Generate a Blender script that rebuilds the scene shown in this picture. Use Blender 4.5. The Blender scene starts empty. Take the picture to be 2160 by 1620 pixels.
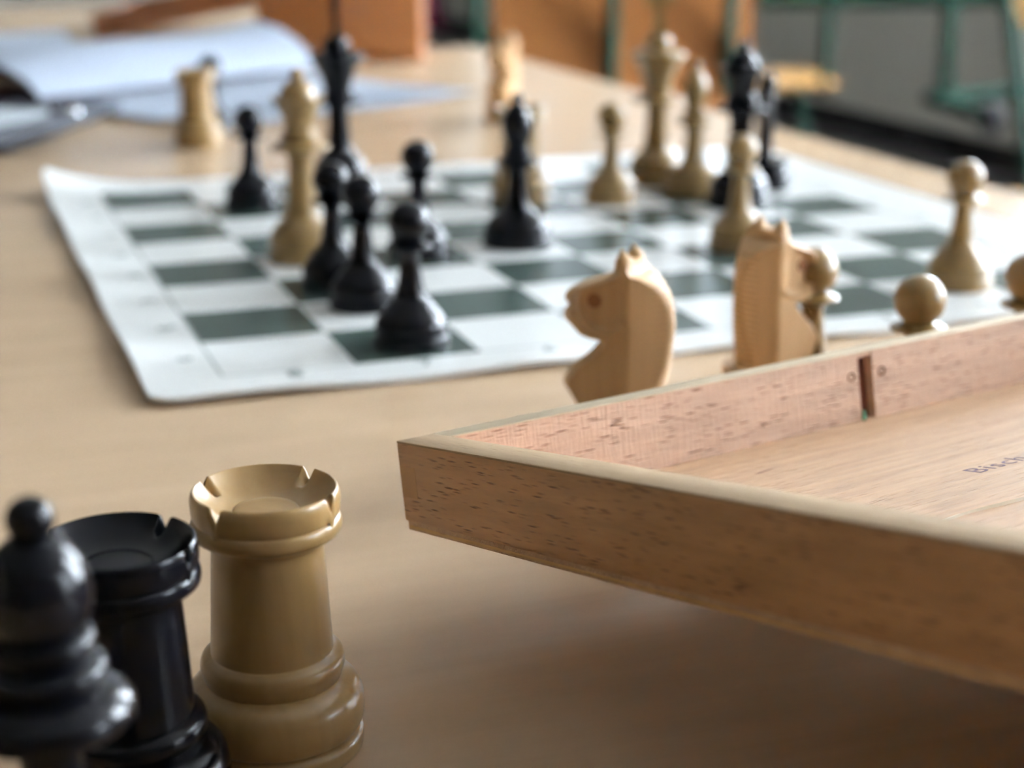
import bpy, bmesh, math, random
from mathutils import Vector, Matrix, noise
random.seed(7)
S = bpy.context.scene
COL = S.collection
PI = math.pi
R_ = math.radians

# ------------------------------------------------------------------ camera
F = 3502.0                                   # focal length in pixels of the 2160 px frame
CAM = Vector((-0.0964, -0.5871, 0.1739))     # table top is z = 0, floor is z = -0.72
RT = Vector((0.94187, -0.33597, -0.00288)).normalized()
DN = Vector((-0.09898, -0.26926, -0.95797)).normalized()
FW = Vector((0.32107, 0.90257, -0.28686)).normalized()
cam_d = bpy.data.cameras.new('camera')
cam = bpy.data.objects.new('camera', cam_d)
COL.objects.link(cam)
mw = Matrix((RT, -DN, -FW)).transposed().to_4x4()
mw.translation = CAM
cam.matrix_world = mw
cam_d.sensor_width = 36.0
cam_d.lens = F / 2160 * 36.0
cam_d.clip_start = 0.01
cam_d.clip_end = 60
cam_d.dof.use_dof = True
cam_d.dof.focus_distance = 0.37
cam_d.dof.aperture_fstop = 10.6
S.camera = cam

# ------------------------------------------------------------------ light and exposure
S.view_settings.view_transform = 'Standard'
S.view_settings.look = 'None'
S.view_settings.exposure = 0.98
S.view_settings.gamma = 1.0
S.view_settings.use_curve_mapping = False
S.render.film_transparent = False
W = bpy.data.worlds.new('sky')
S.world = W
W.use_nodes = True
W.node_tree.nodes['Background'].inputs[0].default_value = (0.72, 0.86, 1.0, 1)
W.node_tree.nodes['Background'].inputs[1].default_value = 1.0

WALL_X = 3.25          # the window wall, to the right of the tables
WIN = [(-2.3, -1.1), (-0.1, 1.2), (2.3, 3.5), (5.6, 7.4), (7.7, 9.5)]    # windows along that wall (y from, y to)
WZ = (0.14, 1.95)
def area(name, loc, target, sx, sy, power, color):
    l = bpy.data.lights.new(name, 'AREA')
    l.shape = 'RECTANGLE'; l.size = sx; l.size_y = sy; l.energy = power; l.color = color
    o = bpy.data.objects.new(name, l); COL.objects.link(o)
    o.location = loc
    o.rotation_euler = (Vector(target) - Vector(loc)).to_track_quat('-Z', 'Y').to_euler()
    return o
for i, (y0, y1) in enumerate(WIN):
    ym = (y0 + y1) / 2
    area('window_light', (WALL_X + 0.14, ym, (WZ[0] + WZ[1]) / 2), (0, ym, (WZ[0] + WZ[1]) / 2), y1 - y0, WZ[1] - WZ[0], (105, 310, 195, 9, 9)[i], (0.80, 0.89, 1.0))

# ------------------------------------------------------------------ node materials
def mat(name, base, rough=0.5, spec=0.5, coat=0.0, coat_rough=0.1, metallic=0.0):
    m = bpy.data.materials.new(name)
    m.use_nodes = True
    nt = m.node_tree
    b = nt.nodes['Principled BSDF']
    b.inputs['Base Color'].default_value = (*base, 1)
    b.inputs['Roughness'].default_value = rough
    b.inputs['Specular IOR Level'].default_value = spec
    b.inputs['Coat Weight'].default_value = coat
    b.inputs['Coat Roughness'].default_value = coat_rough
    b.inputs['Metallic'].default_value = metallic
    return m
def N(m, t, **kw):
    n = m.node_tree.nodes.new(t)
    for k, v in kw.items():
        setattr(n, k, v)
    return n
def L(m, a, b):
    m.node_tree.links.new(a, b)
def bsdf(m):
    return m.node_tree.nodes['Principled BSDF']
def coords(m, scale, rnd=True, kind='Object'):
    tc = N(m, 'ShaderNodeTexCoord'); mp = N(m, 'ShaderNodeMapping')
    mp.inputs['Scale'].default_value = scale
    if rnd:
        oi = N(m, 'ShaderNodeObjectInfo')
        ad = N(m, 'ShaderNodeVectorMath', operation='ADD')
        mu = N(m, 'ShaderNodeMath', operation='MULTIPLY'); mu.inputs[1].default_value = 3.7
        L(m, oi.outputs['Random'], mu.inputs[0])
        L(m, tc.outputs[kind], ad.inputs[0]); L(m, mu.outputs[0], ad.inputs[1])
        L(m, ad.outputs[0], mp.inputs['Vector'])
    else:
        L(m, tc.outputs[kind], mp.inputs['Vector'])
    return mp.outputs[0]
def ramp(m, src, stops):
    r = N(m, 'ShaderNodeValToRGB')
    els = r.color_ramp.elements
    els[0].position, els[0].color = stops[0][0], (*stops[0][1], 1)
    els[1].position, els[1].color = stops[-1][0], (*stops[-1][1], 1)
    for p, c in stops[1:-1]:
        e = els.new(p); e.color = (*c, 1)
    L(m, src, r.inputs[0])
    return r.outputs[0]
def noise_tex(m, vec, scale, detail=4, rough=0.6, dist=0.0):
    n = N(m, 'ShaderNodeTexNoise')
    n.inputs['Scale'].default_value = scale; n.inputs['Detail'].default_value = detail
    n.inputs['Roughness'].default_value = rough; n.inputs['Distortion'].default_value = dist
    L(m, vec, n.inputs['Vector'])
    return n.outputs['Fac']
def bump(m, h, dist, strength=1.0):
    b = N(m, 'ShaderNodeBump'); b.inputs['Distance'].default_value = dist; b.inputs['Strength'].default_value = strength
    L(m, h, b.inputs['Height']); L(m, b.outputs[0], bsdf(m).inputs['Normal'])
def mixc(m, fac, a, b, mode='MIX'):
    x = N(m, 'ShaderNodeMix', data_type='RGBA', blend_type=mode)
    if isinstance(fac, float): x.inputs[0].default_value = fac
    else: L(m, fac, x.inputs[0])
    for i, v in ((6, a), (7, b)):
        if isinstance(v, tuple): x.inputs[i].default_value = (*v, 1)
        else: L(m, v, x.inputs[i])
    return x.outputs[2]
def srgb(r, g, b):
    f = lambda c: ((c / 255 + 0.055) / 1.055) ** 2.4 if c > 10 else c / 255 / 12.92
    return (f(r), f(g), f(b))

def wood(name, c0, c1, grain=(1, 1, 0.12), scale=120, rough=0.35, coat=0.3, spec=0.5, bumpd=0.00004):
    m = mat(name, c0, rough, spec, coat, 0.12)
    v = coords(m, grain)
    f = noise_tex(m, v, scale, 5, 0.6, 0.6)
    L(m, ramp(m, f, [(0.3, c0), (0.7, c1)]), bsdf(m).inputs['Base Color'])
    bump(m, f, bumpd, 0.6)
    return m
M = {}
M['light_wood_shaded'] = wood('varnished_light_wood_shaded', srgb(126, 100, 56), srgb(142, 114, 68), rough=0.33, coat=0.3)  # shade put into the colour: these pieces get less light on the camera side
M['light_wood_bright'] = wood('varnished_light_wood_bright', srgb(143, 111, 66), srgb(160, 129, 83), rough=0.33, coat=0.3)  # same wood for the near rook, without that shade darkening
M['light_raw'] = wood('pale_carved_wood', srgb(181, 143, 96), srgb(196, 158, 111), grain=(1, 1, 0.1), scale=160, rough=0.5, coat=0.05)
M['eye'] = mat('burnt_eye', srgb(145, 96, 57), 0.6)
M['black_wood'] = wood('black_lacquered_wood', (0.002, 0.002, 0.003), (0.004, 0.004, 0.006), rough=0.2, coat=0.0, spec=0.19, bumpd=0.00003)

# table laminate
m = mat('beech_laminate', srgb(205, 185, 155), 0.3, 0.12)
v = coords(m, (0.12, 1, 1), rnd=False)
f = noise_tex(m, v, 70, 5, 0.62, 0.4)
v2 = coords(m, (0.3, 1, 1), rnd=False)
f2 = noise_tex(m, v2, 9, 3, 0.5, 0.0)
c1 = ramp(m, f, [(0.3, srgb(170, 144, 116)), (0.72, srgb(185, 158, 130))])
c2 = mixc(m, 0.4, c1, srgb(190, 165, 135))
L(m, c2, bsdf(m).inputs['Base Color'])
rr = N(m, 'ShaderNodeMapRange'); rr.inputs[3].default_value = 0.21; rr.inputs[4].default_value = 0.25
L(m, f2, rr.inputs[0]); L(m, rr.outputs[0], bsdf(m).inputs['Roughness'])
M['laminate'] = m
M['table_edge'] = wood('table_edge_band', srgb(170, 130, 85), srgb(190, 150, 100), scale=60, rough=0.5, coat=0)

# beech of the wooden box; flecks are the short dark rays of beech
def beech(name, c0, c1, fleck, axis='Y', rough=0.55, fleck_amt=1.0, bumpd=0.0001, spec=0.35, tone=(0.86, 1.06), saw=0.0):
    m = mat(name, c0, rough, spec)
    sc = {'X': (0.11, 1, 1), 'Y': (1, 0.11, 1), 'Z': (1, 1, 0.11)}[axis]
    v = coords(m, sc, rnd=False)
    f = noise_tex(m, v, 260, 4, 0.6, 0.3)
    broad = noise_tex(m, coords(m, tuple(0.5 * s for s in sc), rnd=False), 60, 3, 0.5, 1.0)
    base = ramp(m, broad, [(0.3, c0), (0.7, c1)])
    vo = N(m, 'ShaderNodeTexVoronoi'); vo.inputs['Scale'].default_value = 1500
    L(m, v, vo.inputs['Vector'])
    vr = ramp(m, vo.outputs['Distance'], [(0.12, (1, 1, 1)), (0.42, (0, 0, 0))])
    gate = ramp(m, noise_tex(m, v, 500, 2, 0.5), [(0.42, (0, 0, 0)), (0.58, (1, 1, 1))])
    mk = N(m, 'ShaderNodeMath', operation='MULTIPLY'); L(m, vr, mk.inputs[0]); L(m, gate, mk.inputs[1])
    mk2 = N(m, 'ShaderNodeMath', operation='MULTIPLY'); L(m, mk.outputs[0], mk2.inputs[0]); mk2.inputs[1].default_value = fleck_amt
    col = mixc(m, mk2.outputs[0], base, fleck)
    fine = ramp(m, f, [(0.32, (tone[0],) * 3), (0.68, (tone[1],) * 3)])
    col = mixc(m, 1.0, col, fine, 'MULTIPLY')
    L(m, col, bsdf(m).inputs['Base Color'])
    ad = N(m, 'ShaderNodeMath', operation='SUBTRACT'); L(m, f, ad.inputs[0]); L(m, mk2.outputs[0], ad.inputs[1])
    out = ad.outputs[0]
    if saw:                                   # cross marks of the saw blade
        sv = noise_tex(m, coords(m, (1, 0.4, 0.12), rnd=False), 900, 3, 0.6)
        a2 = N(m, 'ShaderNodeMath', operation='MULTIPLY_ADD'); a2.inputs[1].default_value = saw
        L(m, sv, a2.inputs[0]); L(m, out, a2.inputs[2]); out = a2.outputs[0]
    bump(m, out, bumpd, 0.9)
    return m
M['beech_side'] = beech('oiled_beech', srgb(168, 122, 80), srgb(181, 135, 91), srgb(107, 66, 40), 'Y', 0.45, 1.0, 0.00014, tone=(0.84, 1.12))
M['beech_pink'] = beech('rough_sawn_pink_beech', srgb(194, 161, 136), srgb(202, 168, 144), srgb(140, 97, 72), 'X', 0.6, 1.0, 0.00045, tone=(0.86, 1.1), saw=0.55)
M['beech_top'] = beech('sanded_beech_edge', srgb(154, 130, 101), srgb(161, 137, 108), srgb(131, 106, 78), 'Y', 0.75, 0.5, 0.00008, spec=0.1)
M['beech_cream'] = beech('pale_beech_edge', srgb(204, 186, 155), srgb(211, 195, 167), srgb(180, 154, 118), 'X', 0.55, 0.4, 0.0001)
M['plywood'] = beech('beech_plywood', srgb(183, 146, 113), srgb(192, 157, 122), srgb(167, 128, 93), 'X', 0.55, 0.6, 0.0005, tone=(0.84, 1.12))
M['ply_edge'] = beech('plywood_edge', srgb(195, 149, 91), srgb(204, 160, 103), srgb(124, 84, 47), 'Y', 0.5, 0.4, 0.00005)
M['joint'] = mat('end_grain', srgb(176, 137, 97), 0.6, 0.3)
M['slot'] = wood('dark_red_brown_wood', srgb(98, 54, 37), srgb(112, 64, 44), scale=300, rough=0.7, coat=0)
M['ink'] = mat('violet_stamp_ink', srgb(98, 72, 88), 0.7, 0.2)
M['green_scrap'] = mat('green_scrap', srgb(96, 130, 98), 0.8, 0.2)
M['hole'] = mat('dark_hole', srgb(100, 64, 47), 0.9, 0.1)

# roll-up board: printed squares, 0.05 m each
m = mat('board_vinyl', (0.7, 0.72, 0.72), 0.24, 0.22)
tc = N(m, 'ShaderNodeTexCoord')
sx = N(m, 'ShaderNodeSeparateXYZ'); L(m, tc.outputs['Object'], sx.inputs[0])
def MA(op, a, b=None):
    n = N(m, 'ShaderNodeMath', operation=op)
    for i, q in enumerate((a, b)):
        if q is None: continue
        if isinstance(q, (int, float)): n.inputs[i].default_value = q
        else: L(m, q, n.inputs[i])
    return n.outputs[0]
cx = MA('FLOOR', MA('DIVIDE', sx.outputs[0], 0.05)); cy = MA('FLOOR', MA('DIVIDE', sx.outputs[1], 0.05))
par = MA('FLOORED_MODULO', MA('ADD', cx, cy), 2)
ax = MA('ABSOLUTE', MA('SUBTRACT', sx.outputs[0], 0.2)); ay = MA('ABSOLUTE', MA('SUBTRACT', sx.outputs[1], 0.2))
mx = MA('MAXIMUM', ax, ay)
inside = MA('LESS_THAN', mx, 0.2)
line = MA('MULTIPLY', MA('LESS_THAN', mx, 0.2012), MA('GREATER_THAN', mx, 0.2))
msk = MA('MULTIPLY', par, inside)
green = mixc(m, noise_tex(m, tc.outputs['Object'], 40, 2), srgb(62, 76, 70), srgb(68, 82, 76))
white = mixc(m, noise_tex(m, tc.outputs['Object'], 25, 2), srgb(240, 242, 239), srgb(246, 247, 244))
c = mixc(m, msk, white, green)
c = mixc(m, MA('MULTIPLY', line, 0.6), c, srgb(84, 100, 94))
L(m, c, bsdf(m).inputs['Base Color'])
M['board'] = m
M['print'] = mat('grey_green_print', srgb(92, 108, 104), 0.5)
M['paper'] = mat('white_paper', srgb(157, 165, 177), 0.7, 0.3)
M['paper_grey'] = mat('greyish_paper', srgb(145, 150, 152), 0.7, 0.3)
M['dark_red'] = mat('dark_red_cover', srgb(66, 13, 22), 0.6, 0.3)
M['slate'] = mat('slate_folder', srgb(30, 33, 40), 0.6, 0.2)
M['chrome'] = mat('chrome_clip', (0.75, 0.77, 0.8), 0.25, metallic=1.0)
M['orange_wood'] = wood('orange_varnished_plywood', srgb(150, 94, 47), srgb(161, 105, 55), grain=(0.15, 1, 1), scale=30, rough=0.4, coat=0.2)
M['brown_wood'] = wood('brown_varnished_plywood', srgb(114, 68, 34), srgb(126, 78, 42), grain=(0.15, 1, 1), scale=30, rough=0.4, coat=0.2)
M['yellow_wood'] = wood('yellow_plywood', srgb(165, 124, 66), srgb(173, 132, 75), grain=(0.15, 1, 1), scale=30, rough=0.45, coat=0.1)
M['green'] = mat('green_painted_steel', srgb(18, 54, 40), 0.6, 0.25)
M['rubber'] = mat('black_rubber', (0.01, 0.01, 0.012), 0.7)
m = mat('dark_linoleum', srgb(56, 55, 55), 0.55)
f = noise_tex(m, coords(m, (1, 1, 1), rnd=False), 14, 6, 0.7)
L(m, ramp(m, f, [(0.3, srgb(50, 48, 49)), (0.7, srgb(61, 59, 58))]), bsdf(m).inputs['Base Color'])
M['floor'] = m
m = mat('painted_plaster', srgb(228, 226, 216), 0.8, 0.2)
bump(m, noise_tex(m, coords(m, (1, 1, 1), rnd=False), 60, 3), 0.001, 0.3)
M['plaster'] = m
M['ochre'] = mat('warm_grey_paint', srgb(112, 104, 92), 0.8, 0.2)
M['dark_wall'] = mat('dark_brown_cupboard_wall', srgb(70, 58, 48), 0.7, 0.2)
M['ceiling'] = mat('old_ceiling_tiles', srgb(178, 176, 170), 0.85, 0.1)
M['frame'] = mat('white_window_frame', srgb(230, 230, 228), 0.4)
M['charcoal'] = mat('charcoal_carpet', srgb(42, 40, 42), 0.9, 0.1)
M['purple'] = mat('purple_cloth', srgb(90, 32, 61), 0.85, 0.2)
g = mat('window_glass', (1, 1, 1), 0.0, 0.5)
bsdf(g).inputs['Transmission Weight'].default_value = 1.0
bsdf(g).inputs['IOR'].default_value = 1.01
M['glass'] = g

# ------------------------------------------------------------------ mesh helpers
def finish(bm, name, material, parent=None, smooth=None, loc=None):
    me = bpy.data.meshes.new(name)
    bmesh.ops.recalc_face_normals(bm, faces=bm.faces[:])
    bm.to_mesh(me); bm.free()
    me.materials.append(material)
    if smooth is not None:
        me.shade_smooth()
        me.set_sharp_from_angle(angle=R_(smooth))
    o = bpy.data.objects.new(name, me)
    COL.objects.link(o)
    if parent: o.parent = parent
    if loc: o.location = loc
    return o
def tag(o, label=None, cat=None, group=None, kind=None):
    if label: o['label'] = label
    if cat: o['category'] = cat
    if group: o['group'] = group
    if kind: o['kind'] = kind
    return o
def empty(name, loc, rz=0):
    o = bpy.data.objects.new(name, None)
    o.empty_display_size = 0.02
    COL.objects.link(o); o.location = loc; o.rotation_euler = (0, 0, rz)
    return o
def copy_tree(o, parent=None):
    c = o.copy(); COL.objects.link(c)
    if parent: c.parent = parent
    for ch in list(o.children):
        copy_tree(ch, c)
    return c
def box_bm(lo, hi, bevel=0.0, bm=None, seg=2):
    bm2 = bmesh.new()
    bmesh.ops.create_cube(bm2, size=1)
    for v in bm2.verts:
        v.co = Vector([(lo[i] + hi[i]) / 2 + v.co[i] * (hi[i] - lo[i]) for i in range(3)])
    if bevel:
        bmesh.ops.bevel(bm2, geom=bm2.edges[:], offset=bevel, segments=seg, profile=0.5, affect='EDGES')
    if bm is None: return bm2
    me = bpy.data.meshes.new('t'); bm2.to_mesh(me); bm2.free(); bm.from_mesh(me); bpy.data.meshes.remove(me)
    return bm
def box(name, lo, hi, material, parent=None, bevel=0.0):
    return finish(box_bm(lo, hi, bevel), name, material, parent, 40 if bevel else None)
def lathe_bm(prof, seg=56, rim=None):
    """prof: (r, z) from bottom to top; closes on the axis at both ends."""
    bm = bmesh.new(); rings = []
    for r, z in prof:
        if r < 1e-6:
            rings.append([bm.verts.new((0, 0, z))])
        else:
            rings.append([bm.verts.new((r * math.cos(2 * PI * i / seg), r * math.sin(2 * PI * i / seg), z)) for i in range(seg)])
    for a, b in zip(rings, rings[1:]):
        for i in range(seg):
            j = (i + 1) % seg
            if len(a) == 1 and len(b) == 1: continue
            if len(a) == 1: bm.faces.new((a[0], b[i], b[j]))
            elif len(b) == 1: bm.faces.new((a[i], a[j], b[0]))
            else: bm.faces.new((a[i], a[j], b[j], b[i]))
    if len(rings[0]) > 1: bm.faces.new(rings[0][::-1])
    if len(rings[-1]) > 1: bm.faces.new(rings[-1])
    if rim: rim(bm)
    return bm
def spline(pts, sub=4):
    """Catmull-Rom through (r, z); a third element marks a sharp corner."""
    out = []
    n = len(pts)
    P = [Vector((p[0], p[1])) for p in pts]
    sharp = [len(p) > 2 for p in pts]
    for i in range(n - 1):
        p1, p2 = P[i], P[i + 1]
        t1 = (p2 - P[i - 1]) / 2 if i > 0 and not sharp[i] else (p2 - p1) * 0.9
        t2 = (P[i + 2] - p1) / 2 if i < n - 2 and not sharp[i + 1] else (p2 - p1) * 0.9
        ln = (p2 - p1).length
        if t1.length > ln: t1 = t1.normalized() * ln
        if t2.length > ln: t2 = t2.normalized() * ln
        for k in range(sub):
            t = k / sub
            h = p1 * (2 * t ** 3 - 3 * t * t + 1) + t1 * (t ** 3 - 2 * t * t + t) + p2 * (-2 * t ** 3 + 3 * t * t) + t2 * (t ** 3 - t * t)
            out.append((max(h.x, 0.0), h.y))
    out.append((P[-1].x, P[-1].y))
    return out
def turned(name, pts, material, parent, seg=56, rim=None, sub=4):
    pr = spline(pts, sub)
    if pr[0][0] > 1e-6: pr = [(0, pr[0][1])] + pr
    if pr[-1][0] > 1e-6: pr = pr + [(0, pr[-1][1])]
    clean = [pr[0]]
    for p in pr[1:]:
        if abs(p[0] - clean[-1][0]) + abs(p[1] - clean[-1][1]) > 2e-6: clean.append(p)
    return finish(lathe_bm(clean, seg, rim), name, material, parent, 38)
def tube_bm(pts, r, seg=10, bm=None):
    bm = bm or bmesh.new()
    pts = [Vector(p) for p in pts]; rings = []
    up = Vector((0, 0, 1))
    for i, p in enumerate(pts):
        d = (pts[min(i + 1, len(pts) - 1)] - pts[max(i - 1, 0)]).normalized()
        a = d.cross(up) if abs(d.dot(up)) < 0.95 else d.cross(Vector((1, 0, 0)))
        a.normalize(); b = d.cross(a)
        rings.append([bm.verts.new(p + a * (r * math.cos(2 * PI * k / seg)) + b * (r * math.sin(2 * PI * k / seg))) for k in range(seg)])
    for A, B in zip(rings, rings[1:]):
        for k in range(seg):
            bm.faces.new((A[k], A[(k + 1) % seg], B[(k + 1) % seg], B[k]))
    bm.faces.new(rings[0][::-1]); bm.faces.new(rings[-1])
    return bm
def round_path(pts, rad, n=6):
    pts = [Vector(p) for p in pts]; out = [pts[0]]
    for a, b, c in zip(pts, pts[1:], pts[2:]):
        u = (a - b).normalized(); w = (c - b).normalized()
        p, q = b + u * rad, b + w * rad
        for k in range(n + 1):
            t = k / n
            out.append(p * (1 - t) ** 2 + b * 2 * t * (1 - t) + q * t * t)
    out.append(pts[-1]); return out
def tube(name, pts, r, material, parent, rad=0.0, seg=10):
    if rad: pts = round_path(pts, rad)
    return finish(tube_bm(pts, r, seg), name, material, parent, 50)
def prism(name, poly, z0, z1, material, parent=None, bevel=0.0):
    bm = bmesh.new()
    a = [bm.verts.new((x, y, z0)) for x, y in poly]; b = [bm.verts.new((x, y, z1)) for x, y in poly]
    bm.faces.new(a[::-1]); bm.faces.new(b)
    for i in range(len(poly)):
        j = (i + 1) % len(poly); bm.faces.new((a[i], a[j], b[j], b[i]))
    if bevel: bmesh.ops.bevel(bm, geom=bm.edges[:], offset=bevel, segments=2, affect='EDGES')
    return finish(bm, name, material, parent, 40 if bevel else None)
def text_obj(name, s, size, material, parent, loc, rot, extrude=0.00008, space=1.0):
    cu = bpy.data.curves.new(name, 'FONT'); cu.body = s; cu.size = size; cu.extrude = extrude
    cu.align_x = 'CENTER'; cu.align_y = 'CENTER'; cu.space_character = space; cu.resolution_u = 3
    t = bpy.data.objects.new('tmp', cu); COL.objects.link(t)
    bpy.context.view_layer.update()
    me = bpy.data.meshes.new_from_object(t.evaluated_get(bpy.context.evaluated_depsgraph_get()))
    bpy.data.objects.remove(t); bpy.data.curves.remove(cu)
    me.name = name; me.materials.clear(); me.materials.append(material)
    o = bpy.data.objects.new(name, me); COL.objects.link(o); o.parent = parent
    o.location = loc; o.rotation_euler = rot
    return o
def struct(o):
    o['kind'] = 'structure'; return o

# ------------------------------------------------------------------ the room
FZ = -0.72
X0, X1, Y0, Y1, CZ = -3.2, WALL_X, -2.7, 10.2, 2.1
struct(box('floor', (X0 - .2, Y0 - .2, FZ - .1), (X1 + .2, Y1 + .2, FZ), M['floor']))
struct(box('ceiling', (X0 - .2, Y0 - .2, CZ), (X1 + .2, Y1 + .2, CZ + .1), M['ceiling']))
struct(box('wall_left', (X0 - .2, Y0, FZ), (X0, Y1, CZ), M['ochre']))
struct(box('wall_back', (X0, Y1, FZ), (X1, Y1 + .2, CZ), M['plaster']))
struct(box('wall_front', (X0, Y0 - .2, FZ), (X1, Y0, CZ), M['dark_wall']))
bm = bmesh.new()
box_bm((X1, Y0, FZ), (X1 + .2, Y1, WZ[0]), bm=bm)
box_bm((X1, Y0, WZ[1]), (X1 + .2, Y1, CZ), bm=bm)
ys = [Y0] + [q for w in WIN for q in w] + [Y1]
for a, b in zip(ys[::2], ys[1::2]):
    box_bm((X1, a, WZ[0]), (X1 + .2, b, WZ[1]), bm=bm)
struct(finish(bm, 'wall_right', M['plaster']))
struct(box('baseboard_right', (X1 - .015, Y0, FZ), (X1, Y1, FZ + .08), M['charcoal']))
struct(box('baseboard_back', (X0, Y1 - .015, FZ), (X1 - .02, Y1, FZ + .08), M['charcoal']))
for i, (a, b) in enumerate(WIN):
    w = empty('window_%d' % (i + 1), (X1 + .05, (a + b) / 2, WZ[0])); struct(w)
    hw = (b - a) / 2; H = WZ[1] - WZ[0]
    bm = bmesh.new()
    box_bm((-.03, -hw, 0), (.03, -hw + .05, H), bm=bm); box_bm((-.03, hw - .05, 0), (.03, hw, H), bm=bm)
    box_bm((-.03, -hw, 0), (.03, hw, .05), bm=bm); box_bm((-.03, -hw, H - .05), (.03, hw, H), bm=bm)
    box_bm((-.03, -.03, 0), (.03, .03, H), bm=bm)
    finish(bm, 'window_frame', M['frame'], w)
    box('pane', (-.003, -hw + .05, .05), (.003, -.03, H - .05), M['glass'], w)
    box('pane', (-.003, .03, .05), (.003, hw - .05, H - .05), M['glass'], w)

# ------------------------------------------------------------------ the desks
def desk(name, x0, x1, y0, y1, label):
    d = empty(name, ((x0 + x1) / 2, (y0 + y1) / 2, FZ))
    tag(d, label, 'desk')
    hx, hy, T = (x1 - x0) / 2, (y1 - y0) / 2, -FZ
    box('tabletop', (-hx, -hy, T - .022), (hx, hy, T), M['laminate'], d, .0015)
    box('edge_band', (hx - .0002, -hy + .002, T - .0205), (hx + .001, hy - .002, T - .0015), M['table_edge'], d)
    for sx in (-1, 1):
        for sy in (-1, 1):
            tube('leg', [(sx * (hx - .06), sy * (hy - .06), 0), (sx * (hx - .06), sy * (hy - .06), T - .022)], .018, M['green'], d)
    for sy in (-1, 1):
        box('rail', (-hx + .06, sy * (hy - .06) - .012, T - .062), (hx - .06, sy * (hy - .06) + .012, T - .022), M['green'], d)
    return d
desk('school_desk', -.75, .511, -.75, 1.24, 'long beech-topped desk carrying the chess board and the open wooden box')
desk('school_desk', -.75, .42, 1.242, 2.15, 'beech-topped desk pushed against the far end of the chess desk, under stacked papers')

# ------------------------------------------------------------------ the roll-up board
MX0, MX1, MY0, MY1 = -.030, .448, -.0262, .437
bo = empty('chess_board_mat', (0, 0, 0))
tag(bo, 'white roll-up vinyl chess board printed with grey-green squares, corners curling off the desk', 'chess board')
TH = .0016
def curl(x, y):
    z = 0.0
    d = max(0, 1 - ((x - MX0) ** 2 + (y - MY1) ** 2) ** .5 / .075); z += .010 * d * d
    d = max(0, 1 - (x - MX0) / .045); z += .0022 * d * d * (1 + .5 * math.sin(y * 45))
    d = max(0, 1 - (y - MY0) / .04); z += .0014 * d * d * (1 + .6 * math.sin(x * 60 + 1))
    return z
bm = bmesh.new(); nx, ny = 96, 92; grid = {}
def corner(x, y):
    r = .009
    for cx_, cy_ in ((MX0 + r, MY0 + r), (MX1 - r, MY0 + r), (MX0 + r, MY1 - r), (MX1 - r, MY1 - r)):
        dx, dy = x - cx_, y - cy_
        if (cx_ < .2) == (dx < 0) and (cy_ < .2) == (dy < 0) and dx * dx + dy * dy > 0:
            n_ = max(abs(dx), abs(dy)); l_ = (dx * dx + dy * dy) ** .5
            k = n_ / l_
            return cx_ + dx * k, cy_ + dy * k
    return x, y
def axisvals(a, b, n):
    v = [a + (b - a) * i / n for i in range(n + 1)]
    e = [a + .009 * k / 4 for k in range(5)] + [b - .009 * k / 4 for k in range(5)]
    v = sorted(set([round(q, 6) for q in v + e])); return v
XS, YS = axisvals(MX0, MX1, 90), axisvals(MY0, MY1, 86)
for s in (0, 1):
    for i, x in enumerate(XS):
        for j, y in enumerate(YS):
            X, Y = corner(x, y)
            grid[s, i, j] = bm.verts.new((X, Y, curl(x, y) + .0001 + (TH if s else 0)))
nx, ny = len(XS) - 1, len(YS) - 1
for i in range(nx):
    for j in range(ny):
        bm.faces.new((grid[1, i, j], grid[1, i + 1, j], grid[1, i + 1, j + 1], grid[1, i, j + 1]))
        bm.faces.new((grid[0, i, j], grid[0, i, j + 1], grid[0, i + 1, j + 1], grid[0, i + 1, j]))
for i in range(nx):
    for j in (0, ny): bm.faces.new((grid[0, i, j], grid[0, i + 1, j], grid[1, i + 1, j], grid[1, i, j]))
for j in range(ny):
    for i in (0, nx): bm.faces.new((grid[0, i, j], grid[0, i, j + 1], grid[1, i, j + 1], grid[1, i, j]))
finish(bm, 'vinyl_sheet', M['board'], bo, 50)
for k in range(8):
    c = .025 + .05 * k
    zz = TH + .0003
    text_obj('printed_digit', str(8 - k), .0125, M['print'], bo, (c, -.0085, zz + curl(c, -.0085)), (0, 0, 0))
    text_obj('printed_digit', str(8 - k), .0125, M['print'], bo, (c, .4105, zz), (0, 0, PI))
    text_obj('printed_letter', 'abcdefgh'[k], .0125, M['print'], bo, (-.0095, c, zz + curl(-.0095, c)), (0, 0, -PI / 2))
    text_obj('printed_letter', 'abcdefgh'[k], .0125, M['print'], bo, (.4095, c, zz), (0, 0, PI / 2))

# ------------------------------------------------------------------ chess pieces
def new_piece(name):
    return empty(name, (0, 0, 0))
def pawn(mt, name='pawn'):
    o = new_piece(name)
    turned('base', [(.0146, 0, 1), (.0149, .0008), (.0150, .0035), (.0146, .0050), (.0136, .0057, 1), (.0139, .0064), (.0143, .0080), (.0138, .0100), (.0118, .0132), (.0094, .0160), (.0079, .0180, 1)], mt, o)
    turned('stem', [(.0079, .0180, 1), (.0063, .0195), (.0054, .0225), (.0046, .0270), (.0040, .0320), (.0038, .0358), (.0041, .0372, 1)], mt, o)
    turned('collar', [(.0041, .0372, 1), (.0060, .0380), (.0086, .0388), (.0090, .0394), (.0084, .0401), (.0060, .0411), (.0044, .0417, 1)], mt, o)
    c = .0485; r = .0082
    turned('head', [(.0044, .0417, 1)] + [(r * math.cos(a), c + r * math.sin(a)) for a in [R_(q) for q in (-52, -35, -15, 5, 25, 45, 65, 80)]] + [(0, c + r, 1)], mt, o, sub=3)
    return o
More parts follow.
